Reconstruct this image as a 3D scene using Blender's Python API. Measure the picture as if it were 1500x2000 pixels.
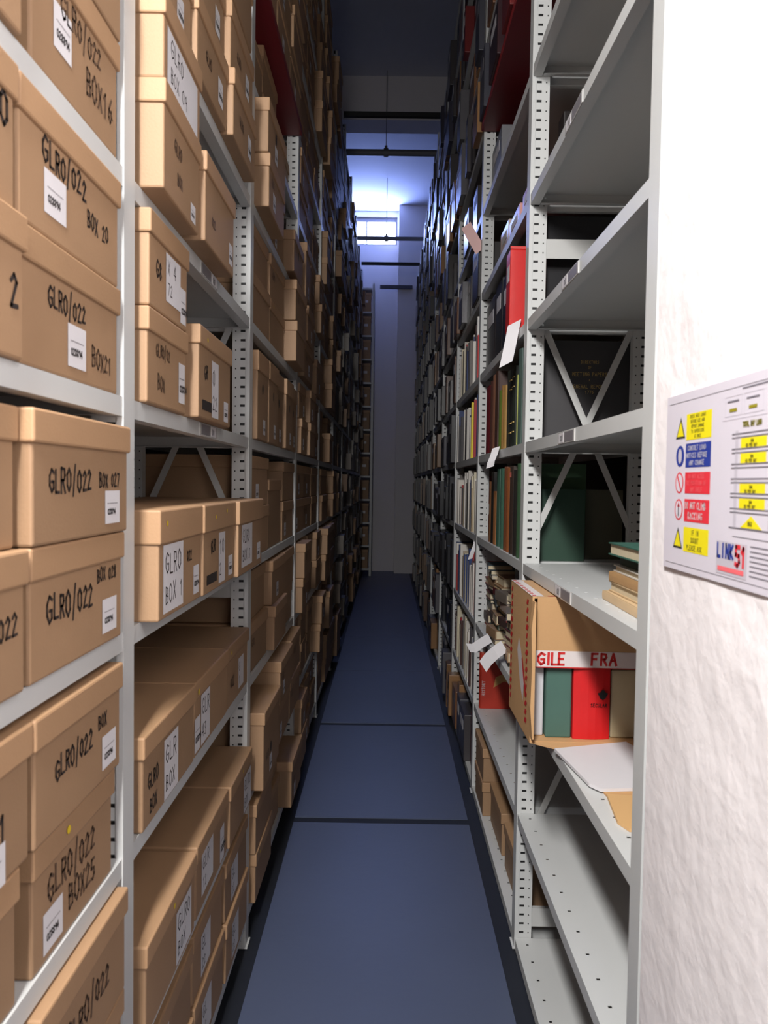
import bpy, bmesh, math, random
from mathutils import Vector, Matrix
random.seed(7)
R = random.Random(11)
PI = math.pi
C = bpy.context.scene.collection
for o in list(bpy.data.objects): bpy.data.objects.remove(o)
H0 = 1.5                                   # camera height, floor at z = 0

# ------------------------------------------------------------------ camera
scn = bpy.context.scene
cam_d = bpy.data.cameras.new('camera'); cam = bpy.data.objects.new('camera', cam_d); C.objects.link(cam)
cam_d.sensor_fit = 'VERTICAL'; cam_d.sensor_height = 36; cam_d.lens = 27; cam_d.clip_start = .02
yc = Vector(((757-750)/1500, (1000-943)/1500, -1)).normalized()      # aisle direction in camera space
zc = Vector((.0145, 1, 0)); zc = (zc - zc.dot(yc)*yc).normalized()   # world up in camera space
xc = yc.cross(zc)
M = Matrix((xc, yc, zc)).to_4x4()                                    # rows: world axes in camera space -> world = M @ cam
cam.matrix_world = Matrix.Translation((0, 0, H0)) @ M
cam_d.dof.use_dof = True; cam_d.dof.focus_distance = 2.9; cam_d.dof.aperture_fstop = 8.0
scn.camera = cam
scn.view_settings.view_transform = 'Standard'; scn.view_settings.look = 'None'
scn.view_settings.exposure = 0.0; scn.view_settings.gamma = 1; scn.view_settings.use_curve_mapping = False

# ------------------------------------------------------------------ light
w = bpy.data.worlds.new('world'); scn.world = w; w.use_nodes = True
w.node_tree.nodes['Background'].inputs[0].default_value = (.75, .82, 1, 1)
w.node_tree.nodes['Background'].inputs[1].default_value = .17
def area(name, loc, rot, sx, sy, power, col):
    l = bpy.data.lights.new(name, 'AREA'); l.shape = 'RECTANGLE'; l.size = sx; l.size_y = sy
    l.energy = power; l.color = col
    o = bpy.data.objects.new(name, l); o.location = loc; o.rotation_euler = rot; C.objects.link(o); return o
area('lamp_strip_near', (-.33, -.30, H0+1.42), (math.radians(28), math.radians(-10), 0), .20, 1.2, 128, (1, .985, .965))
area('lamp_strip_far', (-.15, -3.6, H0+1.6), (math.radians(72), 0, 0), .8, .8, 15, (1, .93, .86))
area('daylight_window', (-.42, 12.93, H0+4.2), (math.radians(-90-12), 0, PI*0), .95, .40, 72, (.26, .38, 1))

# ------------------------------------------------------------------ materials
def s2l(c): return tuple(((v/255)/12.92 if v/255 <= .04045 else ((v/255+.055)/1.055)**2.4) for v in c)
MATS = {}
def mat(name, rgb, rough=.6, var=.0, scale=8, bump=0, bscale=60, metal=0, emit=None, spec=.5, objvar=0):
    if name in MATS: return MATS[name]
    m = bpy.data.materials.new(name); m.use_nodes = True; nt = m.node_tree; N = nt.nodes
    p = N['Principled BSDF']; c = s2l(rgb)
    p.inputs['Base Color'].default_value = (*c, 1); p.inputs['Roughness'].default_value = rough
    p.inputs['Metallic'].default_value = metal; p.inputs['Specular IOR Level'].default_value = spec
    tc = N.new('ShaderNodeTexCoord')
    if var or objvar:
        nz = N.new('ShaderNodeTexNoise'); nz.inputs['Scale'].default_value = scale; nz.inputs['Detail'].default_value = 4
        nt.links.new(tc.outputs['Object'], nz.inputs['Vector'])
        mr = N.new('ShaderNodeMapRange'); mr.inputs['To Min'].default_value = 1-var; mr.inputs['To Max'].default_value = 1+var
        nt.links.new(nz.outputs['Fac'], mr.inputs['Value'])
        hs = N.new('ShaderNodeHueSaturation'); hs.inputs['Color'].default_value = (*c, 1)
        nt.links.new(mr.outputs['Result'], hs.inputs['Value'])
        nt.links.new(hs.outputs['Color'], p.inputs['Base Color'])
        if objvar:
            oi = N.new('ShaderNodeObjectInfo'); m2 = N.new('ShaderNodeMapRange')
            m2.inputs['To Min'].default_value = 1-objvar; m2.inputs['To Max'].default_value = 1+objvar
            nt.links.new(oi.outputs['Random'], m2.inputs['Value'])
            mu = N.new('ShaderNodeMath'); mu.operation = 'MULTIPLY'
            nt.links.new(mr.outputs['Result'], mu.inputs[0]); nt.links.new(m2.outputs['Result'], mu.inputs[1])
            nt.links.new(mu.outputs[0], hs.inputs['Value'])
    if bump:
        n2 = N.new('ShaderNodeTexNoise'); n2.inputs['Scale'].default_value = bscale; n2.inputs['Detail'].default_value = 5
        nt.links.new(tc.outputs['Object'], n2.inputs['Vector'])
        b = N.new('ShaderNodeBump'); b.inputs['Strength'].default_value = bump; b.inputs['Distance'].default_value = .01
        nt.links.new(n2.outputs['Fac'], b.inputs['Height']); nt.links.new(b.outputs['Normal'], p.inputs['Normal'])
    if emit:
        p.inputs['Emission Color'].default_value = (*emit[0], 1); p.inputs['Emission Strength'].default_value = emit[1]
    MATS[name] = m; return m
STEEL = mat('grey_painted_steel', (198, 199, 198), .42, var=.03, scale=5)
STEEL_B = mat('grey_painted_brace', (186, 186, 184), .5, var=.04, scale=5)
CARD = mat('brown_cardboard', (155, 123, 93), .62, var=.07, scale=9, bump=.06, bscale=220, objvar=.09)
CARD_L = mat('brown_cardboard_lid', (166, 131, 98), .6, var=.06, scale=9, bump=.06, bscale=220, objvar=.09)
CARTON = mat('tan_carton_board', (196, 154, 108), .65, var=.06, scale=7, bump=.05, bscale=150)
KRAFT = mat('raw_board_edge', (150, 112, 74), .8)
PAPER = mat('white_paper', (214, 211, 214), .6, var=.02, scale=20)
INK = mat('black_marker_ink', (44, 36, 34), .6)
INK_F = mat('faded_marker_ink', (92, 70, 54), .6)
YEL = mat('yellow_dot', (216, 186, 30), .6)
FLOORB = mat('blue_floor_paint', (76, 84, 106), .42, var=.08, scale=2.5, bump=.05, bscale=30)
FLOORD = mat('dark_floor_gap', (27, 30, 37), .6, var=.2, scale=14)
WALLW = mat('white_plaster', (240, 234, 235), .75, var=.015, scale=4, bump=.35, bscale=20)
WALLF = mat('pale_painted_block', (214, 209, 210), .75, var=.03, scale=3)
CEIL = mat('grey_ceiling_board', (206, 206, 214), .8, var=.05, scale=2)
DARK_BLOCK = mat('dark_light_block', (70, 66, 64), .9)  # dark colour of the added light blockers behind the racks
BLACK = mat('black_steel_and_slot_shade', (16, 16, 18), .5)
PIPE = mat('grey_pipe', (120, 120, 124), .5)
GOLD = mat('gold_lettering', (190, 160, 90), .5)

# ------------------------------------------------------------------ mesh helpers
class MB:
    def __init__(s): s.v = []; s.f = []; s.mi = []; s.mats = []
    def m(s, mt):
        if mt not in s.mats: s.mats.append(mt)
        return s.mats.index(mt)
    def box(s, x0, x1, y0, y1, z0, z1, mt, T=None):
        b = len(s.v); k = s.m(mt)
        P = [(x0,y0,z0),(x1,y0,z0),(x1,y1,z0),(x0,y1,z0),(x0,y0,z1),(x1,y0,z1),(x1,y1,z1),(x0,y1,z1)]
        if T is not None: P = [tuple(T @ Vector(p)) for p in P]
        s.v += P
        for q in ((0,3,2,1),(4,5,6,7),(0,1,5,4),(1,2,6,5),(2,3,7,6),(3,0,4,7)):
            s.f.append(tuple(b+i for i in q)); s.mi.append(k)
        return s
    def poly(s, pts, mt):
        b = len(s.v); s.v += [tuple(p) for p in pts]; s.f.append(tuple(range(b, b+len(pts)))); s.mi.append(s.m(mt)); return s
    def prism(s, pts2, fn, mt):
        # pts2: outline; fn(p, k) maps (outline point, 0/1) to 3D
        b = len(s.v); n = len(pts2); k = s.m(mt)
        s.v += [tuple(fn(p, 0)) for p in pts2] + [tuple(fn(p, 1)) for p in pts2]
        s.f.append(tuple(b+i for i in range(n))[::-1]); s.f.append(tuple(b+n+i for i in range(n))); s.mi += [k, k]
        for i in range(n):
            j = (i+1) % n; s.f.append((b+i, b+j, b+n+j, b+n+i)); s.mi.append(k)
        return s
    def tube(s, p0, p1, r, mt, n=12):
        p0 = Vector(p0); p1 = Vector(p1); d = (p1-p0).normalized()
        a = d.orthogonal().normalized(); c = d.cross(a)
        pts = [(math.cos(2*PI*i/n)*r, math.sin(2*PI*i/n)*r) for i in range(n)]
        return s.prism(pts, lambda p, k: (p1 if k else p0) + a*p[0] + c*p[1], mt)
    def mesh(s, name):
        me = bpy.data.meshes.new(name); me.from_pydata(s.v, [], s.f)
        for m_ in s.mats: me.materials.append(m_)
        me.polygons.foreach_set('material_index', s.mi); me.update()
        bm = bmesh.new(); bm.from_mesh(me); bmesh.ops.recalc_face_normals(bm, faces=bm.faces); bm.to_mesh(me); bm.free()
        return me
def bevel(me, w_, seg=2):
    bm = bmesh.new(); bm.from_mesh(me)
    bmesh.ops.remove_doubles(bm, verts=bm.verts, dist=1e-6)
    bmesh.ops.bevel(bm, geom=list(bm.edges), offset=w_, segments=seg, profile=.5, affect='EDGES', clamp_overlap=True)
    bm.to_mesh(me); bm.free()
    return me
def put(name, me, parent=None, loc=(0,0,0), rot=(0,0,0)):
    o = bpy.data.objects.new(name, me); C.objects.link(o); o.location = loc; o.rotation_euler = rot
    if parent: o.parent = parent
    return o
def thing(name, label, cat, loc=(0,0,0), rz=0, group=None):
    o = bpy.data.objects.new(name, None); C.objects.link(o); o.empty_display_size = .05
    o.location = loc; o.rotation_euler = (0, 0, rz); return tag(o, label, cat, group)
def tag(o, label, cat, group=None, kind=None):
    if label: o['label'] = label
    if cat: o['category'] = cat
    if group: o['group'] = group
    if kind: o['kind'] = kind
    return o
def struct(name, mb):
    o = put(name, mb.mesh(name)); o['kind'] = 'structure'; return o

# stroke font for handwriting and small print
ST = {'G': [[(.58,.85),(.3,1),(.05,.7),(.05,.3),(.3,0),(.55,.15),(.55,.45),(.3,.45)]], 'L': [[(.1,1),(.1,0),(.55,0)]],
 'R': [[(.08,0),(.08,1),(.45,.95),(.5,.7),(.4,.52),(.08,.5)],[(.25,.5),(.55,0)]],
 'O': [[(.3,1),(.06,.75),(.06,.25),(.3,0),(.54,.25),(.54,.75),(.3,1)]], '/': [[(.45,1.2),(.15,-.25)]],
 '0': [[(.3,.9),(.08,.7),(.08,.2),(.3,0),(.5,.2),(.5,.7),(.3,.9)]], '1': [[(.12,.7),(.32,.92),(.3,0)]],
 '2': [[(.08,.75),(.3,.95),(.5,.75),(.08,.02),(.56,.05)]], '3': [[(.08,.9),(.5,.9),(.25,.55),(.5,.3),(.3,0),(.06,.1)]],
 '4': [[(.4,0),(.4,.95),(.05,.3),(.55,.3)]], '5': [[(.52,.95),(.12,.95),(.1,.55),(.45,.5),(.5,.2),(.3,0),(.06,.08)]],
 '6': [[(.45,.95),(.12,.5),(.1,.15),(.3,0),(.5,.2),(.4,.45),(.12,.4)]], '7': [[(.06,.93),(.55,.93),(.2,0)]],
 '8': [[(.3,.5),(.1,.75),(.3,.97),(.5,.75),(.3,.5),(.08,.22),(.3,0),(.52,.22),(.3,.5)]],
 '9': [[(.5,.7),(.3,.95),(.1,.7),(.3,.48),(.5,.65),(.45,0)]],
 'B': [[(.08,0),(.08,1),(.42,.9),(.42,.6),(.08,.52),(.5,.42),(.48,.08),(.08,0)]],
 'X': [[(.06,1),(.54,0)],[(.54,1),(.06,0)]], 'x': [[(.06,.6),(.5,0)],[(.5,.6),(.06,0)]], ' ': [],
 'o': [[(.3,.6),(.1,.4),(.12,.1),(.3,0),(.5,.15),(.48,.45),(.3,.6)]],
 'A': [[(.02,0),(.3,1),(.58,0)],[(.12,.4),(.48,.4)]], 'C': [[(.55,.85),(.3,1),(.06,.7),(.06,.3),(.3,0),(.55,.15)]],
 'E': [[(.5,1),(.08,1),(.08,0),(.5,0)],[(.08,.5),(.42,.5)]], 'H': [[(.08,0),(.08,1)],[(.52,0),(.52,1)],[(.08,.5),(.52,.5)]],
 'I': [[(.3,0),(.3,1)]], 'S': [[(.52,.88),(.3,1),(.08,.8),(.3,.52),(.52,.25),(.3,0),(.06,.12)]], 'T': [[(.02,1),(.58,1)],[(.3,1),(.3,0)]],
 'Y': [[(.04,1),(.3,.5),(.56,1)],[(.3,.5),(.3,0)]], 'N': [[(.08,0),(.08,1),(.52,0),(.52,1)]], 'F': [[(.08,0),(.08,1),(.54,1)],[(.08,.52),(.45,.52)]],
 'D': [[(.08,0),(.08,1),(.4,.9),(.54,.5),(.4,.1),(.08,0)]], 'M': [[(.04,0),(.08,1),(.3,.4),(.52,1),(.56,0)]], 'P': [[(.08,0),(.08,1),(.5,.9),(.5,.6),(.08,.5)]],
 'U': [[(.08,1),(.08,.2),(.3,0),(.52,.2),(.52,1)]], 'K': [[(.08,0),(.08,1)],[(.52,1),(.1,.45),(.54,0)]], 'V': [[(.04,1),(.3,0),(.56,1)]],
 'W': [[(.02,1),(.15,0),(.3,.7),(.45,0),(.58,1)]]}
def strokes(mb, txt, u0, v0, h, fn, mt, th=None, jit=.0, adv=.74, slant=0, rnd=None, xs=1):
    """writes txt with flat ribbons; fn(u, v) -> 3D point on the surface"""
    th = th or h*.1; rnd = rnd or random
    u = u0
    for ch in txt:
        jy = (rnd.random()-.5)*jit*h*2; js = 1+(rnd.random()-.5)*jit*2
        for line in ST.get(ch, []):
            P = [Vector((u + (x+slant*y)*h*js*xs, v0+jy+y*h*js)) for x, y in line]
            for a, b in zip(P[:-1], P[1:]):
                d = (b-a)
                if d.length < 1e-6: continue
                d.normalize(); n = Vector((-d.y, d.x))*th/2; e = d*th*.4
                q = [a-e-n, b+e-n, b+e+n, a-e+n]
                mb.poly([fn(p.x, p.y) for p in q], mt)
        u += adv*h*js*xs
    return u
def text_mesh(name, txt, size, mt, align='CENTER', bold=0):
    cu = bpy.data.curves.new(name, 'FONT'); cu.body = txt; cu.size = size; cu.align_x = align; cu.align_y = 'CENTER'
    cu.offset = bold; cu.resolution_u = 2; cu.extrude = .0002
    o = bpy.data.objects.new(name, cu); C.objects.link(o)
    bpy.context.view_layer.update()
    me = bpy.data.meshes.new_from_object(o.evaluated_get(bpy.context.evaluated_depsgraph_get()))
    bpy.data.objects.remove(o); bpy.data.curves.remove(cu)
    me.materials.clear(); me.materials.append(mt); return me

# ------------------------------------------------------------------ the room
A = .4347; B = .431                        # rack fronts left and right of the lens axis
YE = 13.0; ZC = H0+4.53                      # end wall, ceiling
mb = MB()
mb.box(-1.0, 1.0, -5, YE+.2, -.12, -.004, FLOORD)
for y0, y1 in ((-4.9, .60), (.65, 1.93), (1.99, 3.33), (3.385, 4.69), (4.74, 6.07), (6.08, 7.43), (7.438, 12.99)):
    mb.box(-.393, .380, y0, y1, -.01, 0, FLOORB)
struct('floor', mb)
struct('ceiling', MB().box(-1.0, 1.0, -5, YE+.2, ZC, ZC+.1, CEIL))
struct('trim_1', MB().box(-.95, .95, 8.74, 9.07, H0+4.05, ZC, WALLF))          # downstand beam
struct('light_block_left', MB().box(-1.0, -.9, -5, YE+.2, 0, ZC, DARK_BLOCK))  # added sheet that blocks light, in place of the neighbouring racks
struct('light_block_right', MB().box(.9, 1.0, 1.24, YE+.2, 0, ZC, DARK_BLOCK))  # matching added light blocker behind the right racks
# end wall with a window opening high up
WX0, WX1, WZ0, WZ1 = -.9, .1, H0+3.97, H0+4.44
mb = MB()
mb.box(-.9, .124, YE, YE+.2, 0, WZ0, WALLF); mb.box(-.9, .124, YE, YE+.2, WZ1, ZC, WALLF)
mb.box(WX1, .124, YE, YE+.2, WZ0, WZ1, WALLF)
mb.box(.124, .9, YE-.3, YE+.2, 0, ZC, WALLF)
struct('wall_end', mb)
mb = MB()
mb.box(WX0, WX1, YE+.05, YE+.09, WZ0, WZ0+.03, PIPE); mb.box(WX0, WX1, YE+.05, YE+.09, WZ1-.07, WZ1, PIPE)
mb.box(WX1-.03, WX1, YE+.05, YE+.09, WZ0+.03, WZ1-.07, PIPE); mb.box(-.42, -.40, YE+.05, YE+.09, WZ0+.03, WZ1-.07, PIPE)
wf = struct('window_1', mb)
GL = mat('bright_daylit_glass', (230, 240, 255), .2, emit=((.80, .90, 1), 9))
put('pane', MB().box(WX0, WX1, YE+.09, YE+.10, WZ0, WZ1, GL).mesh('pane'), wf)
# white rough wall at the right, next to the camera; its end is where the racking starts
mb = MB()
n0 = len(mb.v)
ys = [-2.2 + i*.07 for i in range(50)]; ys = [y for y in ys if y < 1.2] + [1.2505]
zs = [i*.085 for i in range(0, 73)]
rr = random.Random(3)
X0 = .4325
idx = {}
k = mb.m(WALLW)
for i, y in enumerate(ys):
    for j, z in enumerate(zs):
        idx[i, j] = len(mb.v)
        mb.v.append((X0 + .0022*(rr.random()-.5) + .003*math.sin(y*3+z*2.1), y, min(z, ZC)) if y < 1.2 else (X0, y, min(z, ZC)))
for i in range(len(ys)-1):
    for j in range(len(zs)-1):
        mb.f.append((idx[i,j], idx[i,j+1], idx[i+1,j+1], idx[i+1,j])); mb.mi.append(k)
mb.box(X0+.01, .9, -2.2, 1.2505, 0, ZC, WALLW)
o = struct('wall_right_near', mb); o.name = 'wall_right_front'

# ------------------------------------------------------------------ slotted steel racking
PL = [.08, 1.317, 2.46, 3.67, 4.89, 6.11, 7.33, 8.55, 9.77, 10.99, 12.2]
PR = [1.31, 2.485, 3.735, 4.97, 6.22, 7.47, 8.72, 9.97, 11.2, 12.3]
LZ = [H0+z for z in (-1.40, -1.018, -.637, -.2546, .135, .506, .878, 1.25, 1.625, 2.0, 2.375, 2.75, 3.12)]
RZ = [H0+z for z in (-1.466, -1.057, -.665, -.249, .134, .519, .905, 1.298, 1.686, 2.07, 2.46, 2.85, 3.23)]
TOP = H0+3.33; DEP = .39; LIP = .032
def upright_mesh():
    """front at local x=0 going to -x; local y -.05..0; slotted web at y=-.05"""
    mb = MB(); y0, y1 = -.05, -.048
    for a, b in ((-.015, -.0), (-.043, -.030), (-.055, -.047)): mb.box(a, b, y0, y1, 0, TOP, STEEL)
    p = .029; z = .02
    while z < TOP-.03:
        mb.box(-.030, -.015, y0, y1, z+.0075, z+p, STEEL); mb.box(-.047, -.043, y0, y1, z+.0045, z+p, STEEL); z += p
    mb.box(-.030, -.015, y0, y1, 0, .02, STEEL); mb.box(-.047, -.043, y0, y1, 0, .02, STEEL)
    mb.box(-.002, 0, y1, -.0, 0, TOP, STEEL)                      # aisle flange
    mb.box(-.012, 0, y0-.003, y0, 0, TOP, STEEL)                  # rolled edge
    mb.box(-.055, -.053, y1, -.02, 0, TOP, STEEL); mb.box(-.053, -.002, -.0475, -.0465, 0, TOP, BLACK)  # black plate close behind the web paints the shade inside the slots
    mb.box(-.060, .006, -.055, .003, -.0, .004, STEEL)            # foot plate
    return mb.mesh('upright')
UP = upright_mesh()
def shelf_mesh(L, mt=None):
    """local x 0 (front) .. -DEP, local y 0..L, top at z=0"""
    mb = MB(); mt = mt or STEEL; t = .0014
    hp = .0875; n = int((L-.04)/hp); off = (L-n*hp)/2
    mb.box(-.030, -.003, 0, L, -t, 0, mt); mb.box(-DEP+.006, -.038, 0, L, -t, 0, mt)
    y = 0
    for i in range(n+1):
        c = off+i*hp; mb.box(-.038, -.030, y, c-.004, -t, 0, mt); y = c+.004
    mb.box(-.038, -.030, y, L, -t, 0, mt)
    mb.box(-.003, 0, 0, L, -LIP, 0, mt); mb.box(-.028, -.003, 0, L, -LIP, -LIP+t, mt)
    mb.box(-DEP+.003, -DEP+.006, 0, L, -LIP, 0, mt)
    mb.box(-DEP+.006, -.003, 0, t, -LIP, -t, mt); mb.box(-DEP+.006, -.003, L-t, L, -LIP, -t, mt)
    mb.box(-DEP+.012, -.03, .002, .018, -LIP, -LIP+t, mt); mb.box(-DEP+.012, -.03, L-.018, L-.002, -LIP, -LIP+t, mt)
    return mb.mesh('shelf')
def bar_mesh():
    mb = MB(); mb.box(-DEP+.05, -.05, -.046, -.043, -.03, .03, STEEL_B)
    mb.box(-DEP+.05, -.05, -.046, -.030, .027, .03, STEEL_B)
    return mb.mesh('tie_bar')
def brace_mesh(s):
    mb = MB(); hx = (DEP-.09)/2; hz = .335; L = math.hypot(hx, hz); an = math.atan2(hz, hx*s)
    yy = -.045 if s > 0 else -.040
    T = Matrix.Translation((-DEP/2, yy, 0)) @ Matrix.Rotation(-an, 4, 'Y')
    mb.box(-L, L, 0, .002, -.010, .010, STEEL_B, T)
    return mb.mesh('cross_brace')
BAR = bar_mesh(); BR1 = brace_mesh(1); BR2 = brace_mesh(-1)
SH = {}
HOLD_W = mat('clear_label_holder', (196, 194, 192), .25); HOLD_G = mat('grey_label_insert', (120, 116, 120), .5)
def holder(parent, y, mark=True):
    mb = MB(); mb.box(0, .0022, y-.085, y+.085, -.0305, -.0015, HOLD_W)
    mb.box(.0022, .0026, y-.075, y+.012, -.028, -.004, HOLD_G)
    mb.box(.0022, .0026, y+.024, y+.075, -.028, -.004, PAPER)
    strokes(mb, '0', y+.033, -.024, .016, lambda u, v: (.0029, u, v), HOLD_G, th=.003)
    strokes(mb, '0', y+.046, -.024, .014, lambda u, v: (.0029, u, v), HOLD_G, th=.003)
    return put('label_holder', mb.mesh('label_holder'), parent)
def unit(side, i, P, Z, label, skip=(), holders=(), last=False, levels=None):
    """side=-1 left, +1 right. local +x points to the aisle"""
    f = -A if side < 0 else B
    y0, y1 = P[i], P[i+1]
    t = thing('shelving_unit', label, 'shelving', (f, y0, 0), 0, 'grey steel shelving units')
    L = round(y1-.052-(y0+.002), 4)
    key = (L, side)
    mirror = side > 0
    if key not in SH: SH[key] = shelf_mesh(L)
    frames = [0] + ([y1-y0] if last else [])
    def add(name, me, x, y, z, flip=False, sy=1):
        o = put(name, me, t, (x, y, z))
        s = 1 if side < 0 else -1
        o.scale = (s*(-1 if flip else 1), sy, 1); return o
    sg = -1 if side < 0 else 1
    for fy in frames:
        add('upright', UP, 0, fy, 0); add('upright', UP, sg*DEP, fy, 0, flip=True)
        for z in (-1.40, -.34, .74, 1.72, 2.75): add('tie_bar', BAR, 0, fy, H0+z)
        for z in (-.80, .187, 2.2): add('cross_brace', BR1, 0, fy, H0+z); add('cross_brace', BR2, 0, fy, H0+z)
    for k_, z in enumerate(Z):
        if k_ in skip: continue
        s = add('shelf', SH[key], sg*.002, .002, z)
        if k_ in holders: holder(s, L*.5)
    return t
ordn = ['first','second','third','fourth','fifth','sixth','seventh','eighth','ninth','tenth','eleventh','twelfth','thirteenth','fourteenth','fifteenth','sixteenth','seventeenth','eighteenth','nineteenth','twentieth']
lab_L = ['grey slotted steel shelving unit nearest on the left, holding boxes marked by hand',
 'second left grey shelving unit, boxes jutting over its shelf edges', 'third left grey shelving unit, a dark red board in it',
 'fourth left grey steel shelving unit, packed with brown boxes', 'fifth left grey steel shelving unit along the aisle, packed with boxes']
lab_R = ['grey steel shelving unit nearest on the right, mostly empty beside the white wall',
 'second right grey shelving unit, with upright green and brown books', 'third right grey shelving unit, with thin pale pamphlets',
 'fourth right grey steel shelving unit along the aisle', 'fifth right grey steel shelving unit along the aisle']
for i in range(10):
    unit(-1, i, PL, LZ, lab_L[i] if i < 5 else '%s left grey steel shelving unit along the dark aisle' % ordn[i],
         skip=(8,) if i == 2 else (), holders=(4, 5) if i == 1 else (), last=i == 9)
for i in range(9):
    unit(1, i, PR, RZ, lab_R[i] if i < 5 else '%s right grey steel shelving unit along the dark aisle' % ordn[i],
         skip=(8,) if i == 1 else (), holders=(3, 4, 5, 6) if i == 0 else (), last=i == 8)

# ------------------------------------------------------------------ brown archive boxes
CACHE = {}
def box_body(W, Hh, D):
    k_ = ('b', W, Hh, D)
    if k_ not in CACHE:
        CACHE[k_] = bevel(MB().box(-D, 0, -W/2, W/2, 0, Hh-.003, CARD).mesh('body'), .004, 2)
        for p in CACHE[k_].polygons: p.use_smooth = False
    return CACHE[k_]
def box_lid(W, Hh, D, drop, tilt=0):
    k_ = ('l', W, Hh, D, drop)
    if k_ not in CACHE:
        e = .0045; mb = MB(); t = .003
        z0, z1 = Hh-drop, Hh
        mb.box(-D-e, e, -W/2-e, W/2+e, z1-t, z1, CARD_L)
        me = MB().box(-D-e, e, -W/2-e, W/2+e, z0, z1, CARD_L).mesh('lid')
        CACHE[k_] = bevel(me, .0035, 2)
    return CACHE[k_]
used = set()
def writing(t, W, Hh, items, D=0):
    """items: list of (kind, ...) on the aisle face; u runs along the face from its near edge"""
    s = t['_side']
    ink = MB(); x = .0009
    def face(u, v, off=0): return (x+off, s*(u-W/2), v)
    for it in items:
        if it[0] == 'ink':
            _, txt, u, v, h = it[:5]; m_ = it[5] if len(it) > 5 else INK
            strokes(ink, txt, u, v, h, lambda a, b: face(a, b, .0), m_, th=h*.135, jit=.08, rnd=R, xs=.8)
        elif it[0] == 'sticker':
            _, u, v, w_, h_ = it
            mb = MB(); mb.poly([face(u, v), face(u+w_, v), face(u+w_, v+h_), face(u, v+h_)], PAPER)
            a = u+w_*.14
            while a < u+w_*.84:
                b = a+w_*(.03+.05*R.random()); mb.poly([face(a, v+h_*.60, .0003), face(b, v+h_*.60, .0003), face(b, v+h_*.63, .0003), face(a, v+h_*.63, .0003)], HOLD_G); a = b+w_*.02
            strokes(mb, '028894', u+w_*.16, v+h_*.28, h_*.18, lambda a, b: face(a, b, .0003), INK, th=h_*.035, adv=.62)
            put('label', mb.mesh('label'), t)['label'] = 'white printed label'
        elif it[0] == 'sheet':
            _, u, v, w_, h_, l1, l2 = it
            mb = MB(); mb.poly([face(u, v), face(u+w_, v), face(u+w_, v+h_), face(u, v+h_)], PAPER)
            hh = min(h_*.30, w_/(.74*max(len(l1), 1)+.1))
            strokes(mb, l1, u+w_*.1, v+h_*.58, hh, lambda a, b: face(a, b, .0003), INK, th=hh*.09, jit=.06, rnd=R)
            hh = min(h_*.26, w_/(.74*max(len(l2), 1)+.1))
            strokes(mb, l2, u+w_*.1, v+h_*.14, hh, lambda a, b: face(a, b, .0003), INK, th=hh*.09, jit=.06, rnd=R)
            put('paper_sheet', mb.mesh('paper_sheet'), t)['label'] = 'white sheet with black lettering'
        elif it[0] == 'dot':
            _, u, v, r = it
            mb = MB(); mb.poly([tuple(Vector(face(u+r*math.cos(q*PI/5), v+r*math.sin(q*PI/5), .0047))) for q in range(10)], YEL)
            put('sticker_dot', mb.mesh('sticker_dot'), t)['label'] = 'small yellow dot'
        elif it[0] == 'mark':
            _, u, v, w_, h_ = it
            mb = MB(); mb.poly([face(u, v, .0002), face(u+w_, v, .0002), face(u+w_, v+h_, .0002), face(u, v+h_, .0002)], INK)
            put('black_patch', mb.mesh('black_patch'), t)
        elif it[0] == 'hole':
            _, u, v, r = it
            mb = MB(); mb.poly([tuple(Vector(face(u+r*math.cos(q*PI/6), v+1.5*r*math.sin(q*PI/6), .0003))) for q in range(12)], BLACK)
            put('hand_hole', mb.mesh('hand_hole'), t)
    if ink.f: put('marker_writing', ink.mesh('marker_writing'), t)['label'] = 'black marker handwriting'
def abox(side, y0, y1, z, Hh, label, xf=None, D=.36, drop=.042, rz=0, items=(), group='brown archive boxes on the left shelves', lid=True):
    """archive box between y0 and y1 standing on z; xf = |x| of the face towards the aisle"""
    W = round(y1-y0, 3); f = xf if xf is not None else (A if side < 0 else B)
    t = thing('archive_box', label, 'box', ((side*f), (y0+y1)/2, z+.0006), (0 if side < 0 else PI)+rz, group)
    t['_side'] = 1 if side < 0 else -1
    put('body', box_body(W, Hh, D), t)
    if lid: put('lid', box_lid(W, Hh, D, drop), t)
    if items: writing(t, W, Hh, items)
    del t['_side']
    return t
# --- nearest bay on the left
z = LZ
def GB(n, u=.03, v=.085, h=.040, gap=.05): return None
abox(-1, .915, 1.243, z[4], .168, 'near left box marked BOX 21, under the box marked 20', .438, items=[('ink','GLRO/022',.075,.085,.026),('ink','BOX21',.22,.028,.028,INK_F),('sticker',.135,.018,.062,.058)])
abox(-1, .908, 1.24, z[4]+.169, .168, 'near left box marked BOX 20, standing on the box marked 21', .436, items=[('ink','GLRO/022',.062,.090,.030),('ink','BOX 20',.205,.055,.024),('sticker',.066,.030,.066,.055)])
abox(-1, .915, 1.25, z[3]+.170, .168, 'near left box marked BOX 027, lid overlapping the grey post', .424, items=[('ink','GLRO/022',.045,.066,.030),('ink','BOX 027',.212,.072,.021),('sticker',.235,.016,.062,.050)])
abox(-1, .920, 1.24, z[3], .169, 'near left box marked BOX 028, directly under the box marked 027', .430, items=[('ink','GLRO/022',.045,.070,.032),('ink','BOX 028',.215,.100,.020),('sticker',.235,.018,.060,.052)])
abox(-1, .935, 1.24, z[2]+.170, .168, 'near left box with GLRO/022 BOX, upper one below the box marked 028', .432, items=[('ink','GLRO/022',.06,.068,.028),('ink','BOX',.21,.085,.020),('sticker',.225,.018,.058,.052)])
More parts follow.
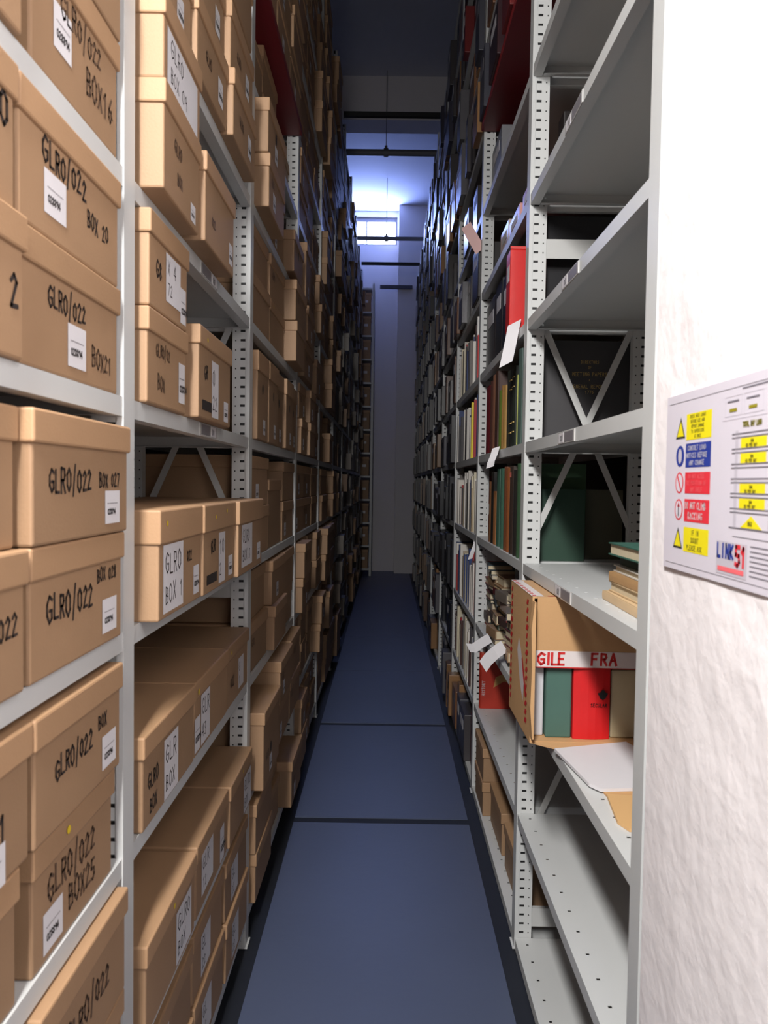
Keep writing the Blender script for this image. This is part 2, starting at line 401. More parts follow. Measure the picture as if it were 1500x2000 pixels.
abox(-1, .945, 1.225, z[2], .169, 'near left box with smudged wide marker lettering, just above lowest visible shelf', .44, items=[('ink','GLRO/022',.045,.078,.034,INK_F),('ink','BOX25',.11,.030,.034,INK_F),('sticker',.03,.012,.06,.055),('dot',.10,.15,.006)])
abox(-1, .93, 1.243, z[1]+.175, .168, 'near left box at the bottom left corner, lid lit along its edge', .424, items=[('ink','GLRO/022',.08,.06,.034,INK_F)])
abox(-1, .93, 1.243, z[1], .172, 'near left box lowest of the nearest column', .43)
abox(-1, .945, 1.24, z[5], .18, 'near left box marked BOX 16, standing on the topmost near shelf', .438, items=[('ink','GLRO/022',.085,.100,.030,INK_F),('ink','BOX16',.17,.045,.036,INK_F),('sticker',.062,.050,.056,.060)])
abox(-1, .945, 1.24, z[5]+.181, .15, 'near left box at the very top, only its lower edge visible', .432)
for k_, (zz, hh, wd) in enumerate(((z[4],.168,'beside the box marked 21'),(z[4]+.169,.168,'beside the box marked 20'),(z[3]+.17,.168,'beside the box marked 027'),
        (z[3],.169,'beside the box marked 028'),(z[2]+.17,.168,'numbered 031, beside an upper GLRO/022 box'),(z[2],.169,'just above the lowest visible shelf'),(z[5],.18,'beside the box marked 16'),(z[1]+.175,.168,'lowest of all'))):
    y1 = .903 if k_ != 4 else .925
    if k_ == 1: y1 = .895
    it = []
    if k_ == 4: it = [('ink','BOX',.245,.10,.026),('ink','031',.255,.05,.03),('sticker',.245,.0,.06,.05)]
    if k_ == 3: it = [('ink','022',.28,.07,.026)]
    if k_ == 1: it = [('ink','0',.30,.09,.04)]
    if k_ == 0: it = [('ink','2',.31,.06,.04)]
    abox(-1, .56, y1, zz, hh, 'left edge brown box, '+wd, .428+.006*(k_ % 3), items=it)
# --- second bay on the left
S = 'second left unit'
sheet = lambda u, v, w_, h_, a='GLRO', b='BOX': ('sheet', u, v, w_, h_, a, b)
abox(-1, 1.352, 1.615, z[5], .187, 'pale brown box jutting out above a shelf edge in the '+S, .398, items=[('ink','GLRO',.07,.09,.022,INK_F),('ink','BOX',.09,.04,.022,INK_F),('sticker',.19,.01,.04,.035)], rz=.015)
abox(-1, 1.352, 1.618, z[5]+.188, .149, 'brown box with a big white lettered sheet, nearest top left in the '+S, .398, items=[sheet(.02,.0,.22,.10,'GLRO','BOX 09')], rz=.01)
abox(-1, 1.642, 1.94, z[5], .187, 'orange brown box behind the pale jutting box, lid lit by lamp, no box on it', .393, items=[('ink','022',.06,.05,.02,INK_F),('sticker',.24,.02,.04,.05)])
abox(-1, 1.352, 1.61, z[4], .168, 'brown box with faint lettering, bottom of the nearest stack in the '+S, .424, items=[('ink','GLRO/02',.05,.09,.022,INK_F),('ink','BOX',.06,.03,.026,INK_F),('sticker',.20,.02,.045,.08)])
abox(-1, 1.352, 1.605, z[4]+.1698, .167, 'brown box with a white sheet, standing on the faintly lettered box', .421, items=[('ink','G8',.04,.06,.03),sheet(.10,.03,.10,.09,'X 4','72'),('sticker',.2,.01,.04,.07)])
abox(-1, 1.66, 1.99, z[4], .200, 'single brown box with a black patch and two white labels', .4095, items=[('ink','GR',.05,.09,.03),('mark',.03,.02,.09,.022),sheet(.12,.01,.07,.13,'0','22'),('sticker',.25,.01,.05,.05),('dot',.06,.175,.005)])
abox(-1, 1.352, 1.655, z[3], .200, 'big brown box with a white sheet lettered GLRO BOX, jutting over the shelf', .4026, drop=.062, items=[sheet(.025,.01,.135,.125,'GLRO','BOX 1'),('ink','022',.19,.09,.022),('sticker',.24,.015,.045,.06),('dot',.035,.175,.005)])
abox(-1, 1.662, 1.995, z[3], .200, 'brown box with black patch, middle of the three jutting boxes', .398, drop=.062, items=[('ink','GLR',.07,.09,.026),('mark',.03,.02,.1,.022),sheet(.15,.01,.07,.12,'10','2'),('sticker',.26,.015,.05,.05),('dot',.1,.17,.005),('dot',.22,.18,.005)])
abox(-1, 2.003, 2.375, z[3], .200, 'brown box jutting furthest past the post, last of three in its row', .388, drop=.062, items=[sheet(.04,.02,.16,.115,'GLRO','BOX 3'),('sticker',.28,.02,.06,.05)])
for k_, (a, b) in enumerate(((1.352,1.715),(1.727,2.08),(2.09,2.40))):
    abox(-1, a, b, z[2], .176, 'brown box, %s in the row seen from above, %s' % (ordn[k_], ['its lit corner beside the near post','yellow dot on its lid','furthest from us'][k_]), .430+.002*k_,
         items=[[('ink','GLRO',.03,.07,.028),('ink','BOX',.04,.02,.026),sheet(.13,.005,.10,.12,'GLR','BOX')],[sheet(.06,.01,.09,.12,'GLR','43'),('sticker',.0,.01,.05,.08),('dot',.02,.15,.007)],[('ink','022',.05,.05,.03,INK_F),sheet(.16,.02,.08,.09,'G','1'),('dot',.04,.155,.006)]][k_])
for k_, (a, b, x_) in enumerate(((1.352,1.705,.424),(1.73,2.065,.427),(2.08,2.40,.421))):
    abox(-1, a, b, z[1], .176, 'brown box low down in the %s, %s in its row' % (S, ['nearest','middle','last']  [k_]), x_,
         items=[sheet(.20,.01,.12,.11,'GLRO','BOX'),('dot',.17,.155,.006)] if k_ != 1 else [sheet(.05,.03,.12,.10,'GLR','12'),('sticker',.25,.01,.05,.09)])
for k_, (a, b, x_) in enumerate(((1.352,1.71,.43),(1.74,2.06,.434),(2.08,2.40,.43))):
    for l_ in (0, 1):
        abox(-1, a, b, z[0]+.171*l_, .170, 'brown box on the lowest shelf of the %s, %s column, %s' % (S, ['nearest','middle','last'][k_], ['bottom','top'][l_]), x_+.003*l_, items=[sheet(.08,.02,.1,.1,'GL','22')])
for k_, (a, b, x_) in enumerate(((1.352,1.66,.43),(1.675,1.97,.42),(1.985,2.30,.405))):
    for l_ in (0, 1):
        abox(-1, a, b, z[6]+.168*l_, .167, 'brown box high up in the %s, %s column, %s layer' % (S, ['nearest','middle','last'][k_], ['lower','upper'][l_]), x_+.008*l_,
             items=[('ink','GLRO',.08,.06,.024,INK_F),('sticker',.2,.03,.05,.06)])
    abox(-1, a, b, z[7], .18, 'brown box at the top picture edge in the %s, %s column' % (S, ['nearest','middle','last'][k_]), x_+.012)
# --- further bays on the left
def left_bay(i, levels):
    y0, y1 = PL[i]+.012, PL[i+1]-.062
    for lv in levels:
        if i == 2 and lv == 4:
            n = 5; w_ = (y1-y0)/n
            for c in range(n):
                yy = y0+c*w_
                abox(-1, yy+.008, yy+w_-.010, LZ[lv], .285, 'tall narrow brown box with round hole, %s of five in third left unit' % ordn[c], .432-.012*(c % 2)-.01*(c == 0), drop=.065,
                     items=[('hole',.10,.17,.011),('sticker',.11,.02,.045,.05)], group='tall narrow boxes in the third left unit')
            continue
        n = R.choice((3, 3, 4)); w_ = (y1-y0)/n
        for c in range(n):
            xf = .448 - R.choice((0, .003, .005, .002, .006, .044, .056, .03)); nl = R.choice((2, 2, 2, 2, 1))
            hh = .168 if nl == 2 else R.choice((.17, .2, .26))
            if i == 2 and lv in (7, 8): xf = .478 if lv == 7 else .425
            for l_ in range(nl):
                ya = y0+c*w_+.006+R.random()*.02; yb = y0+(c+1)*w_-.010-R.random()*.02
                it = []
                if i <= 3:
                    if R.random() < .55: it.append(('sticker', .04+R.random()*.12, .02, .055, .055))
                    if R.random() < .4: it.append(('ink', 'GLRO', .05, .085, .024, INK_F))
                    if R.random() < .25: it.append(('hole', .15, .10, .013))
                    if R.random() < .12: it.append(('dot', .06, hh-.02, .006))
                lay = ('upper' if l_ else 'lower') if nl == 2 else 'lone'
                abox(-1, round(ya, 2), round(yb, 2), LZ[lv]+l_*(hh+.001), hh, '%s brown lidded box, %s from near end, %s shelf up, %s left unit' % (lay, ordn[c], ordn[lv], ordn[i]),
                     xf-.010*l_*R.choice((0, 0, 1, -1)), items=it, rz=(R.random()-.5)*.03)
left_bay(2, range(0, 12)); left_bay(3, range(0, 12)); left_bay(4, range(0, 12))

# far boxes beyond count, left side
mb = MB()
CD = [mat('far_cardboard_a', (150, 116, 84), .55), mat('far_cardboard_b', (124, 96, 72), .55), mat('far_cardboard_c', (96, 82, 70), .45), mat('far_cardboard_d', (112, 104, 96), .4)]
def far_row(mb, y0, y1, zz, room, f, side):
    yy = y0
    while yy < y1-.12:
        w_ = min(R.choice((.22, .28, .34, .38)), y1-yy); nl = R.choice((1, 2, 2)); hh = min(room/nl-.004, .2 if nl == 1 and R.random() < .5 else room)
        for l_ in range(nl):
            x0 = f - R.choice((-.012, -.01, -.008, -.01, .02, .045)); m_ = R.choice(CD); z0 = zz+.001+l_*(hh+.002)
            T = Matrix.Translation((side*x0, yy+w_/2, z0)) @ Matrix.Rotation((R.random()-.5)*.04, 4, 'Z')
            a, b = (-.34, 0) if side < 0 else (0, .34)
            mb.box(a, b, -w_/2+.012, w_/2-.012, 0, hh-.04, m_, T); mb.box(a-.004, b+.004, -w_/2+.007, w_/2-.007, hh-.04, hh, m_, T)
        yy += w_
for i in range(5, 10):
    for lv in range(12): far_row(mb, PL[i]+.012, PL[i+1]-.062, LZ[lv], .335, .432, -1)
o = put('archive_boxes', mb.mesh('archive_boxes')); tag(o, 'dim rows of brown boxes filling the far left shelving', 'boxes', None, 'stuff')

# dark red boards high in the third left and second right units
REDB = mat('dark_red_board', (120, 22, 32), .5, var=.06); REDE = mat('red_board_edge', (150, 40, 44), .5)
o = put('shelf_board', MB().box(-.40, 0, 0, 1.14, -.03, 0, REDB).mesh('shelf_board'), None, (-A+.018, PL[2]+.005, LZ[8]))
tag(o, 'dark red flat board high up in the third left shelving unit', 'board')
mb = MB().box(.0, .40, 0, 1.185, -.03, 0, REDB); mb.box(-.0015, 0, 0, 1.185, -.03, 0, REDE)
o = put('shelf_board', mb.mesh('shelf_board'), None, (B-.012, PR[1]+.005, RZ[8]))
tag(o, 'dark red flat board high up in the second right shelving unit', 'board')

# ------------------------------------------------------------------ books and things on the right
BM = {}
def cmat(rgb, rough=.55):
    k_ = tuple(rgb)
    if k_ not in BM: BM[k_] = mat('cloth_%d_%d_%d' % k_, rgb, rough, var=.12, scale=14)
    return BM[k_]
PAGES = mat('cream_page_block', (198, 184, 156), .85, var=.08, scale=60)
def bookmesh(T, Hh, D, m_, band=None, flat=False):
    k_ = ('bk', flat, round(T, 3), round(Hh, 3), round(D, 3), m_.name, band.name if band else 0)
    if k_ in CACHE: return CACHE[k_]
    c = .0025 if T > .012 else .001
    mb = MB()
    # rounded spine towards local -x, boards along +x ; thickness along y
    n = 5; r = T/2; bulge = .0008 if flat else min(.006, T*.25)
    out = [(-bulge*math.cos((i/n-.5)*PI), -r + T*i/n) for i in range(n+1)]
    inn = [(c+.001, r), (c+.001, -r)]
    mb.prism(out+inn, lambda p, q: (p[0], p[1], Hh*q), m_)
    mb.box(c, D, -r, -r+c, 0, Hh, m_); mb.box(c, D, r-c, r, 0, Hh, m_)
    if band:
        for zz in (.18, .30, .74, .86):
            mb.box(-bulge-.0006, 0, -r*.75, r*.75, Hh*zz, Hh*zz+.004, band)
    cov = mb.mesh('cover')
    pg = MB().box(c+.0015, D-.004, -r+c+.0003, r-c-.0003, .003, Hh-.004, PAGES).mesh('pages')
    CACHE[k_] = (cov, pg); return CACHE[k_]
def book(y, T, zz, Hh, rgb, label, xf=.45, D=.22, band=None, rx=0, rz=0, group='books on the right shelves', name='book', cat='book'):
    """upright book, spine to the aisle, centred at depth y"""
    t = thing(name, label, cat, (xf, y, zz+.0008), rz, group); t.rotation_euler = (rx, 0, rz)
    if rx: t.location.z += abs(math.sin(rx))*T/2
    cov, pg = bookmesh(T, Hh, D, cmat(rgb), band); put('cover', cov, t); put('pages', pg, t)
    return t
def pamphlet(y, T, zz, Hh, rgb, label, xf, D=.2, rx=0, group='thin pamphlets in the third right unit'):
    k_ = ('pm', round(T, 3), round(Hh, 2), tuple(rgb))
    if k_ not in CACHE:
        mb = MB().box(0, D, -T/2, T/2, 0, Hh, cmat(rgb)); mb.box(D-.001, D+.0005, -T/2+.0006, T/2-.0006, .001, Hh-.001, PAGES)
        CACHE[k_] = mb.mesh('pamphlet')
    o = put('pamphlet', CACHE[k_], None, (xf, y, zz+.0008+abs(math.sin(rx))*T/2), (rx, 0, 0)); return tag(o, label, 'pamphlet', group)
def fileb(y0, y1, zz, Hh, rgb, label, xf=.45, D=.30, group=None, cat='box file', name='box_file', tagc=None):
    """closed box file / slip case standing upright, spine to the aisle"""
    W = y1-y0
    t = thing(name, label, cat, (xf, (y0+y1)/2, zz+.0006), 0, group)
    me = bevel(MB().box(0, D, -W/2, W/2, 0, Hh, cmat(rgb, .3)).mesh('case'), min(.004, W*.1), 2); put('case', me, t)
    mb = MB(); mb.box(-.001, -.0002, -W*.3, W*.3, Hh*.62, Hh*.82, tagc or PAPER); put('spine_label', mb.mesh('spine_label'), t)
    return t
# second right unit, shelf at z=.134: ledger seen end-on plus aisle books
R1 = 'second right unit'
z4 = RZ[4]
t = thing('ledger', 'large dark grey ledger with faded gold lines, behind the crossed braces', 'book', (.478, 2.545, z4+.0008))
cov, pg = bookmesh(.055, .335, .33, cmat((58, 56, 58))); put('cover', cov, t); put('pages', pg, t)
mb = MB()
for txt, v, h in (('DIRECTORS', .262, .009), ('OF', .245, .008), ('MEETING PAPERS', .222, .011), ('A', .205, .007), ('GENERAL REPORTS', .182, .011), ('1776', .165, .010)):
    Lw = len(txt)*.74*h; strokes(mb, txt, .175-Lw/2, v, h, lambda a, b: (a, -.0282, b), GOLD, th=h*.12)
put('gold_lettering', mb.mesh('gold_lettering'), t)['label'] = 'faded gold lettering'
put('red_edge', MB().box(-.006, -.001, -.0275, -.020, .0, .335, REDE).mesh('red_edge'), t)
yy = 2.60
for T, Hh, rgb, lb in ((.062,.325,(78,98,92),'tall grey green book nearest the post'),(.012,.245,(190,196,110),'thin yellow green book'),(.05,.285,(38,44,38),'black green ribbed book'),(.055,.28,(32,34,32),'black book with pale rubs'),(.05,.285,(46,48,42),'third dark book'),
    (.05,.245,(186,146,84),'worn orange tan book'),(.028,.25,(160,120,70),'ragged tan book'),(.085,.238,(122,150,62),'lime green book'),(.06,.33,(70,46,40),'dark brown book'),(.075,.325,(150,104,82),'brown book'),(.065,.31,(96,60,52),'maroon brown book'),(.055,.30,(112,30,38),'dark red book, last in its row'),(.05,.30,(96,26,34),'deep red book beside the far post')):
    book(yy+T/2, T, z4, Hh, rgb, lb+', fifth shelf of the '+R1 if 'post' not in lb and 'row' not in lb else lb+', on the '+R1, .447, band=GOLD if 'black' in lb else None, group='books at eye level in the second right unit'); yy += T+.008
    if 'yellow' in lb or 'third dark' in lb or 'lime' in lb: yy += .035
# shelf z=-.25
z3 = RZ[3]
yy = 2.515
for T, Hh, rgb, lb, D in ((.06,.235,(34,62,48),'dark green ledger whose cover faces us',.20),(.05,.32,(62,92,64),'tall green book with a pink marker',.22),(.07,.30,(44,40,38),'black lettered volume',.22),(.07,.315,(60,46,40),'dark brown lettered volume',.22),(.05,.31,(150,88,48),'orange brown volume',.22),(.055,.315,(120,70,44),'rust brown volume',.22),
    (.085,.31,(82,128,108),'teal green volume',.22),(.07,.31,(60,96,80),'dark teal volume',.22),(.055,.22,(150,100,60),'short tan volume',.22),(.06,.30,(34,32,30),'black volume',.22),(.05,.26,(132,90,60),'brown volume beside the far post',.22)):
    book(yy+T/2, T, z3, Hh, rgb, lb+', fourth shelf of the '+R1, .447, D=D, group='books on the fourth shelf of the second right unit'); yy += T+.012
    if 'teal' in lb: yy += .02
t = thing('ledger', 'pale spined green ledger behind the lower braces', 'book', (.665, 2.62, z3+.0008))
cov, pg = bookmesh(.05, .235, .13, cmat((88, 86, 70))); put('cover', cov, t); put('pages', pg, t)
# pink slip on green book
o = put('sticky_note', MB().box(0, .001, -.016, .016, 0, .018, mat('pink_paper', (232, 120, 104), .6)).mesh('sticky_note'), None, (.4395, 2.76, z3+.275)); tag(o, 'small pink sticky note on a dark book spine', 'note')
# z=.523 black files + red
z5 = RZ[5]
fileb(2.615, 2.70, z5, .272, (206, 40, 38), 'bright red box file jutting into the aisle', .402, D=.3)
put('top_rim', MB().box(.0, .30, -.046, -.038, .272, .280, cmat((214, 60, 54))).mesh('top_rim'), [o for o in C.objects if o.name.startswith('box_file')][-1])
fileb(2.50, 2.60, z5, .345, (34, 33, 36), 'black file at the near post, behind the red box file', .50, D=.31, tagc=BLACK)
for k_, (a, b, h_) in enumerate(((2.735,2.92,.31),(2.93,3.12,.30),(3.135,3.32,.32),(3.33,3.62,.30))):
    fileb(a, b, z5, h_, ((26,26,32),(24,28,44),(30,28,30),(36,26,28))[k_], 'black box file, %s beyond the bright red box file' % ordn[k_], .452, group='black files beside the red box file')
# z=.92 pink cartons
z6 = RZ[6]
PK = (206, 150, 146)
for k_, (a, b, h_) in enumerate(((2.60,2.80,.13),(2.86,3.10,.13),(3.12,3.34,.16))):
    fileb(a, b, z6, h_, PK if k_ != 2 else (196,180,172), 'pinkish carton, %s along, above the black files' % ordn[k_], .47, D=.25, cat='box', name='small_carton', group='pinkish cartons')
fileb(2.52, 2.60, z6, .30, (44, 40, 40), 'black upright file beside the pinkish cartons', .55, D=.26, tagc=BLACK)
# upper shelves of the second right unit
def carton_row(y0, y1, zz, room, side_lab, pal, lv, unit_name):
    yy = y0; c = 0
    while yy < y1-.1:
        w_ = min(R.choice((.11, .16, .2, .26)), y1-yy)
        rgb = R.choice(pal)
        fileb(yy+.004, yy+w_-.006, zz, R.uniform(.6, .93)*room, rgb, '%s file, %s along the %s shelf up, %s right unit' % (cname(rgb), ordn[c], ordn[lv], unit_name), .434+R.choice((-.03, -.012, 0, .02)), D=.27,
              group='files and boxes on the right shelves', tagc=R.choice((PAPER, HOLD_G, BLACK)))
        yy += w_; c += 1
def cname(c):
    r, g, b = c
    mx, mn = max(c), min(c)
    if mx < 60: return 'black'
    if mx-mn < 22: return 'grey' if mx < 170 else 'white'
    if r >= g and r >= b:
        if g > r*.82: return 'cream' if b > 120 else ('yellow' if r > 200 else 'olive')
        if g < r*.5: return 'red'
        return 'tan' if r > 150 else 'brown'
    if g >= r and g >= b: return 'green'
    return 'blue'
PU = [(110, 40, 40), (120, 84, 60), (150, 104, 70), (60, 40, 44), (86, 30, 34), (70, 70, 78), (40, 38, 42)]
carton_row(2.50, 3.66, RZ[8], .34, '', PU, 8, 'second'); carton_row(2.50, 3.66, RZ[9], .34, '', PU, 9, 'second'); carton_row(2.50, 3.66, RZ[10], .34, '', PU, 10, 'second')
fileb(3.30, 3.60, RZ[7], .22, (120, 120, 124), 'grey plastic wrapped case, alone on a high shelf', .46, D=.26)
# z=-.655 heap of small books
z2 = RZ[2]
hp = random.Random(5)
hc = [(170,150,140),(90,34,40),(60,72,78),(196,186,170),(150,120,90),(70,50,46),(110,100,92),(120,40,40),(52,66,58),(186,170,150)]
n_ = 0
for c, (cy, cx) in enumerate(((2.62,.53),(2.82,.52),(3.02,.54),(3.22,.53),(3.42,.54),(3.60,.54))):
    zz = z2; top = (.20, .24, .26, .27, .30, .22)[c]
    r_ = 0
    while zz < z2+top:
        T = hp.choice((.016, .022, .03, .038)); rgb = hp.choice(hc)
        cov, pg = bookmesh(T, .15+.0*c, .11 if c != 5 else .10, cmat(rgb), flat=True)
        t = thing('book', 'small %s book, %s up in the %s pile of the heap of small books' % (cname(rgb), ordn[r_], ordn[c]), 'book', (cx-.08+hp.random()*.03, cy-.075, zz+.001), 0, 'heap of small books')
        t.rotation_euler = (-PI/2, 0, hp.uniform(-.16, .16) if c not in (0, 5) else 0)
        t.location.z = zz+T/2+.001; t.location.y = cy-.075
        if hp.random() < .6: t.rotation_euler.z += PI; t.location.x += .11; t.location.y += .15
        put('cover', cov, t); put('pages', pg, t)
        zz += T+.0008; r_ += 1; n_ += 1
for k_, (y_, a_, rgb) in enumerate(((2.735,-.0,(196,180,150)),(3.115,0,(100,36,42)),(2.92,0,(180,160,120)))):
    pass
# dark box hanging under shelf top (navy) = box on top of heap
fileb(2.75, 2.98, z2+.30, .075, (22, 26, 52), 'dark navy case lying on top of the heap of small books', .50, D=.2, cat='case', name='case', tagc=BLACK)
# red history book at far end of the shelf below
t = thing('book', 'red book with HISTORY down its spine, cover towards us', 'book', (.452, 3.60, RZ[1]+.001))
cov, pg = bookmesh(.032, .262, .19, cmat((176, 48, 30))); put('cover', cov, t); put('pages', pg, t)
mb = MB(); strokes(mb, 'HISTORY', .06, -.014-.006, .014, lambda a, b: (-b, -.0168, a), PAPER, th=.002)
put('title', mb.mesh('title'), t)
mb = MB(); mb.prism([(.06,.10),(.11,.13),(.16,.11),(.17,.15),(.12,.17),(.07,.15)], lambda p, q: (p[0], -.0166-.0006*q, p[1]), cmat((196,150,90))); put('cover_picture', mb.mesh('cover_picture'), t)
# boxes on the lowest shelf of the second right unit
for k_, (a, b, l_, hh) in enumerate(((3.34,3.62,0,.15),(3.34,3.62,1,.15),(2.98,3.30,0,.17),(2.60,2.90,0,.17))):
    abox(1, a, b, RZ[0]+l_*.152, hh, ['brown carton, lower of two on the bottom shelf of the '+R1,'brown carton, upper of two on the bottom shelf of the '+R1,'brown box in the middle of the bottom shelf, '+R1,'brown box near the post on the bottom shelf, '+R1][k_], .44+.03*(k_ > 1), D=.3, group='brown boxes low on the right')

# third right unit: thin pamphlets and binders
PP = [(214,208,200),(206,196,170),(196,190,182),(160,40,44),(60,56,60),(222,216,206),(180,160,130),(110,104,100),(190,184,176),(70,44,40),(40,60,110)]
yA, yB = PR[2]+.01, PR[3]-.07
cnt = 0
for lv in (5, 4, 3, 2, 1):
    yy = yA; c = 0
    while yy < yB:
        T = R.choice((.010, .014, .02, .028, .036)); rgb = R.choice(PP)
        if yy+T > yB: break
        Hh = R.uniform(.22, .32)
        if lv == 5 and c in (3, 4, 5): rgb = (190, 44, 44) if c == 4 else (222, 218, 214)
        if lv == 3 and c in (0, 6): rgb = (214, 62, 74)
        if lv == 4 and c == 12: rgb = (228, 206, 50)
        if lv == 4 and c == 2: rgb = (60, 96, 168)
        pamphlet(yy+T/2, T, RZ[lv], Hh, rgb, '%s %s, %s from near end, %s shelf up, third right unit' % (cname(rgb), 'pamphlet' if T < .02 else 'booklet', ordn[c] if c < 20 else 'number %d' % (c+1), ordn[lv]), .438+R.choice((0, .006, .014, .03)))
        yy += T+.003+(.03 if R.random() < .12 else 0); c += 1; cnt += 1
PD = [(48,44,44),(70,66,68),(120,90,62),(90,60,44),(36,34,38),(150,112,76),(96,94,98),(60,58,70)]
for lv in (0, 6, 7, 8, 9, 10, 11): carton_row(yA, yB, RZ[lv], .34, '', PU+PD, lv, 'third')
for i in (3, 4):
    for lv in range(12):
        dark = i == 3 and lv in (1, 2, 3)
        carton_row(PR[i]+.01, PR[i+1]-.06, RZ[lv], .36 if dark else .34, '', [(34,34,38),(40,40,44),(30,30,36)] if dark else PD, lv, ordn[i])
mb = MB()
CR = [mat('far_volume_%d' % k_, c, .4) for k_, c in enumerate(((60,56,56),(84,80,82),(116,92,70),(44,42,46),(128,124,122),(90,66,52)))]
for i in range(5, 9):
    for lv in range(12):
        yy = PR[i]+.01
        while yy < PR[i+1]-.10:
            w_ = R.choice((.04, .06, .09, .13)); w_ = min(w_, PR[i+1]-.06-yy); x0 = .434+R.choice((-.03, -.01, 0, .015)); h_ = R.uniform(.55, .95)*.34
            mb.box(x0, x0+.3, yy+.002, yy+w_-.003, RZ[lv]+.001, RZ[lv]+h_, R.choice(CR)); yy += w_
o = put('bound_volumes', mb.mesh('bound_volumes')); tag(o, 'dim rows of files and volumes filling the far right shelving', 'books', None, 'stuff')

# ------------------------------------------------------------------ paper slips hanging from shelf edges
def slip(name, pts, w_, label, rgbm=PAPER, cat='paper slip'):
    """strip following pts (3D centre line) with width vector w_"""
    w_ = Vector(w_)/2; mb = MB(); k_ = mb.m(rgbm); b = 0
    P = [Vector(p) for p in pts]
    n = (P[1]-P[0]).cross(w_).normalized()*.0005
    for p in P: mb.v += [tuple(p-w_-n), tuple(p+w_-n), tuple(p+w_+n), tuple(p-w_+n)]
    for i in range(len(P)-1):
        a = 4*i; c = a+4
        for q in range(4): mb.f.append((a+q, a+(q+1) % 4, c+(q+1) % 4, c+q)); mb.mi.append(k_)
    mb.f.append((0, 1, 2, 3)); mb.mi.append(k_); e = 4*(len(P)-1); mb.f.append((e, e+1, e+2, e+3)); mb.mi.append(k_)
    return tag(put(name, mb.mesh(name)), label, cat)
def W(px, py, Y):
    """point at depth Y seen at (px, py) of the photograph, used to read positions off it"""
    d = M.to_3x3() @ Vector(((px-750)/1500, (1000-py)/1500, -1)); return Vector((0, 0, H0)) + d*(Y/d.y)
PINKP = mat('pale_pink_paper', (222, 182, 178), .6)
def slip_px(pts, w_px, Y, label, m_=PAPER):
    P = [W(x, y, Yy) for x, y, Yy in pts]; a = W(0, 0, Y); b = W(w_px[0], w_px[1], Y)
    return slip('paper_slip', P, b-a, label, m_)
slip_px([(1005,630,2.60),(1000,655,2.59),(994,685,2.58),(988,712,2.57)], (26,-14), 2.58, 'white paper slip hanging below the bright red box file')
slip_px([(969,874,2.98),(965,888,2.97),(959,902,2.96),(957,913,2.96)], (15,-5), 2.97, 'white paper slip hanging over the shelf edge under the lime green book')
slip_px([(910,440,3.76),(918,455,3.75),(928,472,3.74),(938,490,3.73)], (17,-14), 3.75, 'pink paper slip sticking out high up beyond the second right post', PINKP)
slip_px([(931,1046,3.81),(929,1062,3.80),(923,1077,3.79),(918,1092,3.79)], (9,-3), 3.80, 'narrow white paper slip hanging beyond the second right post')
slip_px([(957,1246,3.16),(940,1256,3.15),(926,1266,3.14),(914,1265,3.13)], (9,18), 3.14, 'curled white paper slip, further of two under the heap of books')
slip_px([(985,1262,2.80),(968,1274,2.79),(954,1287,2.77),(943,1302,2.75)], (14,22), 2.78, 'white paper slip, nearer of two under the heap of books')

# ------------------------------------------------------------------ nearest right unit: stack of books, broken carton, papers
z3 = RZ[3]; y0 = 1.68
zz = z3
for k_, (T, rgb, W_, L_, dx, lb) in enumerate(((.018,(206,176,136),.235,.29,0,'cream book at the bottom of the near stack'),(.022,(198,172,134),.21,.25,.012,'tan book second from bottom of the near stack'),
      (.020,(178,140,96),.21,.25,.010,'brown paper book, middle of the near stack'),(.014,(206,200,190),.20,.24,.014,'pale grey booklet in the near stack'),(.022,(58,74,64),.19,.23,.03,'dark green book second from top of the near stack'),(.026,(52,92,80),.225,.26,.006,'green book on top of the near stack'))):
    cov, pg = bookmesh(T, L_, W_, cmat(rgb), flat=True)
    t = thing('book', lb, 'book', (.478+dx, 1.69-.006*k_, zz+T/2+.001), 0, None)
    t.rotation_euler = (PI/2, 0, .02*(k_ % 3-1))
    if k_ in (1, 3, 5): t.rotation_euler.z += PI; t.location.x += W_; t.location.y -= L_
    put('cover', cov, t); put('pages', pg, t); zz += T+.001
# carton lying open towards us
cx0, cx1, cy0, cy1, cz0, cz1 = .375, .775, 1.955, 2.29, RZ[2]+.0006, RZ[3]-LIP-.004
t = thing('carton', 'broken brown carton with red and white FRAGILE tape, open towards us', 'box', (cx0, cy0, cz0))
w1, d1, h1 = cx1-cx0, cy1-cy0, cz1-cz0; th = .005
mb = MB()
mb.box(0, w1, 0, d1, 0, th, CARTON); mb.box(0, w1, 0, d1, h1-th, h1, CARTON); mb.box(0, th, 0, d1, th, h1-th, CARTON)
mb.box(w1-th, w1, 0, d1, th, h1-th, CARTON); mb.box(th, w1-th, d1-th, d1, th, h1-th, CARTON)
mb.box(-.0006, 0, .001, d1, 0, .0, CARTON)
put('body', mb.mesh('body'), t)
TF = Matrix.Translation((0, -.004, h1)) @ Matrix.Rotation(math.radians(6), 4, 'X')
put('top_flap', MB().box(.012, w1-.004, -.004, 0, -.185, 0, CARTON, TF).mesh('top_flap'), t)
TB = Matrix.Translation((0, 0, th)) @ Matrix.Rotation(math.radians(7), 4, 'X')
mb = MB(); mb.prism([(.0,0),(.03,-.018),(.06,-.034),(.11,-.045),(.2,-.05),(.3,-.046),(w1-.01,-.05),(w1-.01,0)], lambda p, q: TB @ Vector((p[0], p[1], -.001-.004*q+.0)), CARTON)
put('bottom_flap', mb.mesh('bottom_flap'), t)
